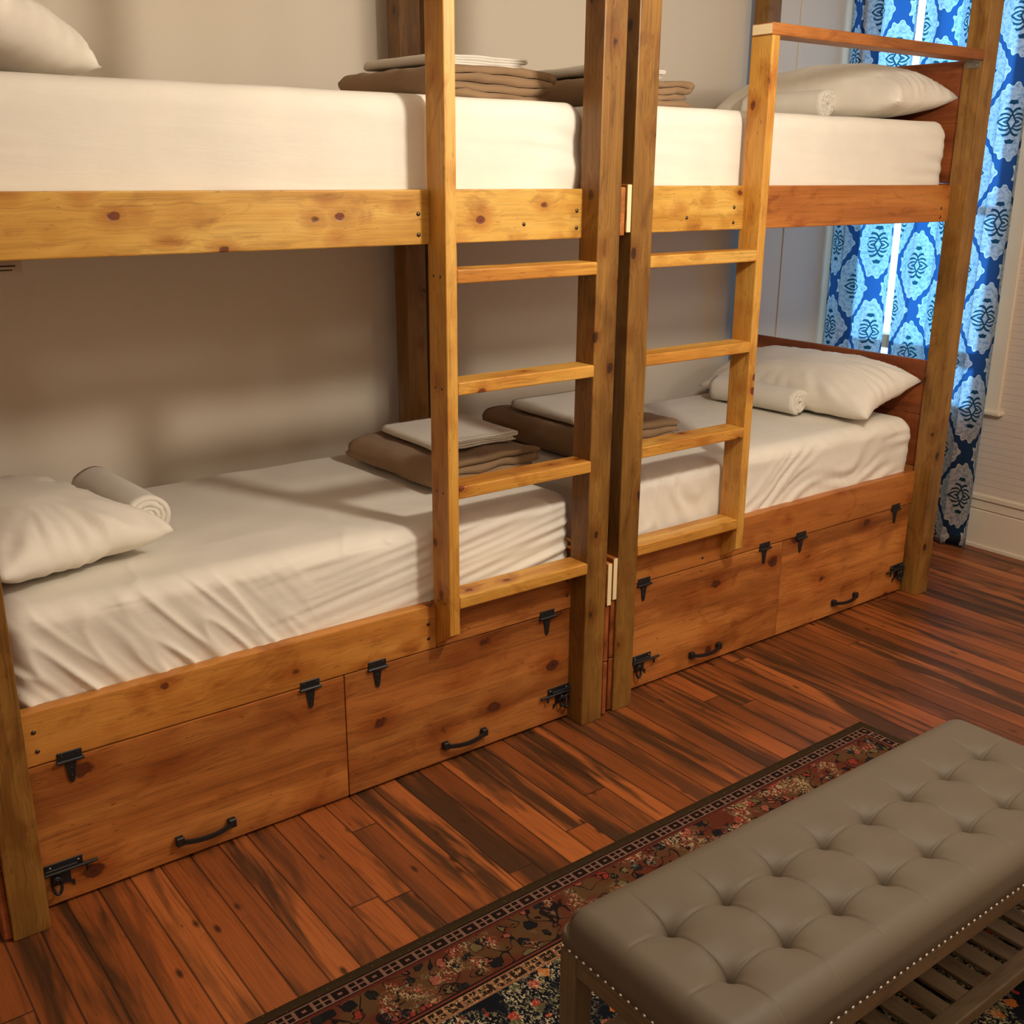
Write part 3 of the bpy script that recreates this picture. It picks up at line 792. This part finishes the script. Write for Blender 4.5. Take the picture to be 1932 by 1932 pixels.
# ------------------------------------------------------------------ towels, blankets, linen
def roll(M, r, L, label, seed):
    o = ribbon('rolled_towel', spiral_path(r, .016, 3.75), .0165, L, TOWEL, None, Matrix(), 20, .0035, seed)
    o.matrix_basis = M; tag(o, label, 'towel', 'rolled white towels'); return o
roll(TR(-1.378, .650, .878, 4), .066, .42, 'rolled white towel on the near lower mattress behind the left pillow', 3)
roll(TR(1.478, .66, .871, 3), .054, .46, 'rolled white towel in front of the pillow on the far lower mattress', 9)
roll(TR(1.478, .62, 2.090, 3), .052, .40, 'rolled white towel on the far upper mattress against its pillow', 15)

def blanket(M, L, W, th, label, seed, wob=.0115):
    o = ribbon('folded_blanket', folded_path(L, th), th, W, BLANKET, None, Matrix(), 26, wob, seed)
    o.matrix_basis = M; tag(o, label, 'blanket', 'folded brown blankets'); return o
def linen(M, L, W, th, label, seed, wob=.003):
    o = ribbon('folded_sheet', folded_path(L, th), th, W, LINEN, None, Matrix(), 20, wob, seed)
    o.matrix_basis = M; tag(o, label, 'sheet', 'folded white sheets'); return o
blanket(TR(-.245, .630, .8085, 3), .43, .54, .0215, 'folded brown fleece blanket at the foot of the near lower mattress', 2)
linen(TR(-.205, .645, .9150, -2), .35, .36, .0068, 'folded white sheet on the brown blanket of the near lower mattress', 5)
blanket(TR(-.265, .56, 2.0262, 0), .45, .52, .0205, 'folded brown fleece blanket on the near upper mattress beside the ladder', 12)
linen(TR(-.250, .58, 2.1270, 2), .36, .38, .0066, 'folded white sheet topping the brown blanket on the near upper mattress', 15)
blanket(TR(.42, .66, .8130, 2), .50, .58, .023, 'folded brown fleece blanket on the far lower mattress behind the twin posts', 22)
linen(TR(.40, .66, .9260, 0), .34, .38, .008, 'folded white sheet on the brown blanket of the far lower mattress', 25)
blanket(TR(.395, .60, 2.0325, 2), .44, .54, .0205, 'folded brown fleece blanket on the far upper mattress behind the twin posts', 32)
linen(TR(.40, .60, 2.1340, -2), .34, .36, .0066, 'folded white sheet topping the brown blanket on the far upper mattress', 35)

# ------------------------------------------------------------------ rug
RHX, RHY = 1.32, .86
rug = softbox('area_rug', (RHX, RHY, .005), .0045, (40, 30, 2), rug_mat(RHX, RHY), None, lambda p, n: Vector((0, 0, .0008 * noise.noise(Vector((p.x * 2, p.y * 2, 0))))))
ra = math.radians(.9)
rug.rotation_euler = (0, 0, ra)
cr = Vector((.693, -.560, .0058)); off = Matrix.Rotation(ra, 3, 'Z') @ Vector((RHX, RHY, 0)); rug.location = cr - off
tag(rug, 'worn red and navy oriental rug lying under the tufted bench', 'rug')

# ------------------------------------------------------------------ bench
BX0, BX1, BY0, BY1 = -1.170, .176, -1.614, -1.162
bc = ((BX0 + BX1) / 2, (BY0 + BY1) / 2)
RZ = .012
bench = thing('tufted_bench', 'long taupe button-tufted bench with nailhead trim standing on the rug', 'bench', (bc[0], bc[1], RZ))
hx, hy = (BX1 - BX0) / 2, (BY1 - BY0) / 2
bxs = [-1.0335 + .1525 * i - bc[0] for i in range(8)]; bys = [-1.327 - bc[1], -1.477 - bc[1]]
TOPZ, BOTZ = .474 - RZ, .388 - RZ
def cushion():
    nx, ny, ns = 520, 180, 12
    verts, faces, idx = [], [], {}
    def top(x, y):
        # rounded shoulders
        ex = max(0, abs(x) - (hx - .045)) / .045; ey = max(0, abs(y) - (hy - .055)) / .055
        e = min(1, math.hypot(ex, ey)); z = TOPZ - .050 * (1 - math.sqrt(max(0, 1 - e * e)))
        cx = min(bxs, key=lambda b: abs(b - x)); cy_ = min(bys, key=lambda b: abs(b - y))
        dd = math.hypot(x - cx, y - cy_)
        z -= .036 * math.exp(-(dd / .0165))
        # creases along the tuft grid, scalloped
        inx = (bxs[0] - .1 < x < bxs[-1] + .1)
        fade = math.exp(-(max(0, abs(y) - .15) / .05) ** 2)
        q = abs(x - cx); z -= .0055 * math.exp(-(q / .0024)) * math.exp(-(dd / .085) ** 2) * 1.4
        q2 = abs(y - cy_ + .0)
        z -= .0055 * math.exp(-(q2 / .0024)) * math.exp(-(dd / .085) ** 2) * 1.4
        puff = math.exp(-(dd / .055) ** 2); z -= .006 * puff
        return z
    grid = []
    for i in range(nx + 1):
        row = []
        for j in range(ny + 1):
            sx = -1 + 2 * i / nx; sy = -1 + 2 * j / ny
            x, y = hx * sx, hy * sy
            # round plan corners
            r = .03; ax, ay = abs(x) - (hx - r), abs(y) - (hy - r)
            if ax > 0 and ay > 0:
                l = math.hypot(ax, ay); m_ = max(ax, ay); f = m_ / l
                x = math.copysign(hx - r + ax * f, x); y = math.copysign(hy - r + ay * f, y)
            row.append(len(verts)); verts.append((x, y, top(hx * sx, hy * sy)))
        grid.append(row)
    for i in range(nx):
        for j in range(ny): faces.append((grid[i][j], grid[i + 1][j], grid[i + 1][j + 1], grid[i][j + 1]))
    loop = [grid[i][0] for i in range(nx)] + [grid[nx][j] for j in range(ny)] + [grid[i][ny] for i in range(nx, 0, -1)] + [grid[0][j] for j in range(ny, 0, -1)]
    cur = loop
    for k in range(1, 7):
        t = k / 6; new = []
        for v in loop:
            x, y, z = verts[v]; zt = z + (BOTZ - z) * t
            bul = .004 * math.sin(PI * t) - .002 * t
            nl = math.hypot(x / hx, y / hy) or 1
            new.append(len(verts)); verts.append((x + math.copysign(bul, x) * (abs(x) > hx - .03), y + math.copysign(bul, y) * (abs(y) > hy - .03), zt))
        n_ = len(loop)
        for a in range(n_): faces.append((cur[(a + 1) % n_], cur[a], new[a], new[(a + 1) % n_]))
        cur = new
    faces.append(tuple(cur))
    return meshobj('seat_cushion', verts, faces, LEATHER, bench)
seat = cushion()
for x in bxs:
    for y in bys:
        bm = bmesh.new(); dome(bm, (x, y, TOPZ - .0435), .0085, .004, 'Z', 14); bmobj('button', bm, LEATHER, seat, True)
# nailheads: front edge and left end individually, the hidden back and right side as one
nb = bmesh.new(); dome(nb, (0, 0, 0), .0042, .0028, '-Y', 10)
nail0 = bmobj('nailhead', nb, NAIL, seat, True)
nb = bmesh.new(); dome(nb, (0, 0, 0), .0042, .0028, '-X', 10)
nme = bmobj('nailhead', nb, NAIL, seat, True)
sp = .0205; n_f = int((2 * hx - .04) / sp); n_l = int((2 * hy - .04) / sp)
first = True
for i in range(n_f + 1):
    o = nail0 if first else nail0.copy()
    if not first: C.objects.link(o)
    o.parent = seat; o.location = (-hx + .02 + i * (2 * hx - .04) / n_f, -hy - .0035, BOTZ + .009); first = False
first = True
for i in range(n_l + 1):
    o = nme if first else nme.copy()
    if not first: C.objects.link(o)
    o.parent = seat; o.location = (-hx - .0035, -hy + .02 + i * (2 * hy - .04) / n_l, BOTZ + .009); first = False
nb = bmesh.new()
for i in range(n_f + 1): dome(nb, (-hx + .02 + i * (2 * hx - .04) / n_f, hy + .0035, BOTZ + .009), .0042, .0028, 'Y', 8)
for i in range(n_l + 1): dome(nb, (hx + .0035, -hy + .02 + i * (2 * hy - .04) / n_l, BOTZ + .009), .0042, .0028, 'X', 8)
o = bmobj('nailhead_row', nb, NAIL, seat, True); o['kind'] = 'stuff'
# frame
e = .004; lg = .046
for sx in (-1, 1):
    for sy in (-1, 1):
        x0, x1 = sorted((sx * (hx - e), sx * (hx - e - lg))); y0, y1 = sorted((sy * (hy - e), sy * (hy - e - lg)))
        board('leg', (x0, y0, 0), (x1, y1, BOTZ), 2, W_BENCH, bench)
ap0 = .338 - RZ
for sy in (-1, 1):
    y0, y1 = sorted((sy * (hy - e - .002), sy * (hy - e - .024)))
    board('apron', (-hx + e + lg, y0, ap0), (hx - e - lg, y1, BOTZ), 0, W_BENCH, bench)
for sx in (-1, 1):
    x0, x1 = sorted((sx * (hx - e - .002), sx * (hx - e - .024)))
    board('apron', (x0, -hy + e + lg, ap0), (x1, hy - e - lg, BOTZ), 1, W_BENCH, bench)
SZ = .130 - RZ
for sy in (-1, 1):
    y0, y1 = sorted((sy * (hy - e), sy * (hy - e - .040)))
    board('shelf_rail', (-hx + e + lg, y0, SZ - .034), (hx - e - lg, y1, SZ), 0, W_BENCH, bench)
for sx in (-1, 1):
    x0, x1 = sorted((sx * (hx - e - .004), sx * (hx - e - .042)))
    board('shelf_rail', (x0, -hy + e + lg, SZ - .034), (x1, hy - e - lg, SZ), 1, W_BENCH, bench)
x = -.41 + .0180 - bc[0]
while x - .0697 > -hx + .05: x -= .0697
while x + .0517 < hx - .045:
    board('shelf_slat', (x, -hy + e + .038, SZ - .011), (x + .0490, hy - e - .038, SZ - .001), 1, W_BENCH, bench, bev=.0015); x += .0697

# ------------------------------------------------------------------ light
def area(name, loc, target, size, power, col, sy=None):
    l = bpy.data.lights.new(name, 'AREA'); l.energy = power; l.color = col; l.size = size
    if sy: l.shape = 'RECTANGLE'; l.size_y = sy
    o = bpy.data.objects.new(name, l); C.objects.link(o); o.location = loc
    o.rotation_euler = (Vector(target) - Vector(loc)).to_track_quat('-Z', 'Y').to_euler(); return o
WARM = (1.0, .915, .785)
def lamp(name, loc, power, col, r=.09):
    l = bpy.data.lights.new(name, 'POINT'); l.energy = power; l.color = col; l.shadow_soft_size = r
    o = bpy.data.objects.new(name, l); C.objects.link(o); o.location = loc; return o
lamp('ceiling_lamp', (-.05, -1.45, 2.46), 92, WARM, .10)
lamp('fill_lamp_left', (-2.9, -2.9, 2.7), 16, WARM, .14)  # unseen fill lamp, added to lift the ambient light
lamp('fill_lamp_right', (1.7, -3.1, 2.7), 26, WARM, .14)  # second added fill, out of view, for more ambient light
sun = bpy.data.lights.new('daylight', 'SUN'); sun.energy = 6.2; sun.angle = math.radians(6); sun.color = (.42, .74, 1.0)
so = bpy.data.objects.new('daylight', sun); C.objects.link(so); so.rotation_euler = Vector((-1, -.40, -.10)).to_track_quat('-Z', 'Y').to_euler()
w = bpy.data.worlds.new('sky'); bpy.context.scene.world = w; w.use_nodes = True
bg = w.node_tree.nodes['Background']; bg.inputs[0].default_value = (.55, .80, 1, 1); bg.inputs[1].default_value = 2.0

# ------------------------------------------------------------------ camera
cam = bpy.data.cameras.new('camera'); co = bpy.data.objects.new('camera', cam); C.objects.link(co)
cam.sensor_width = 36; cam.lens = 36 * 2032.84 / 1932; cam.clip_start = .05
M = Matrix.Rotation(-.6481788, 3, 'Z') @ Matrix.Rotation(1.265339, 3, 'X') @ Matrix.Rotation(.0066489, 3, 'Z')
co.matrix_world = Matrix.Translation((-2.30124, -2.50016, 1.81957)) @ M.to_4x4()
sc = bpy.context.scene; sc.camera = co
sc.view_settings.view_transform = 'Standard'; sc.view_settings.look = 'None'; sc.view_settings.gamma = 1; sc.view_settings.exposure = .27
sc.view_settings.use_curve_mapping = False
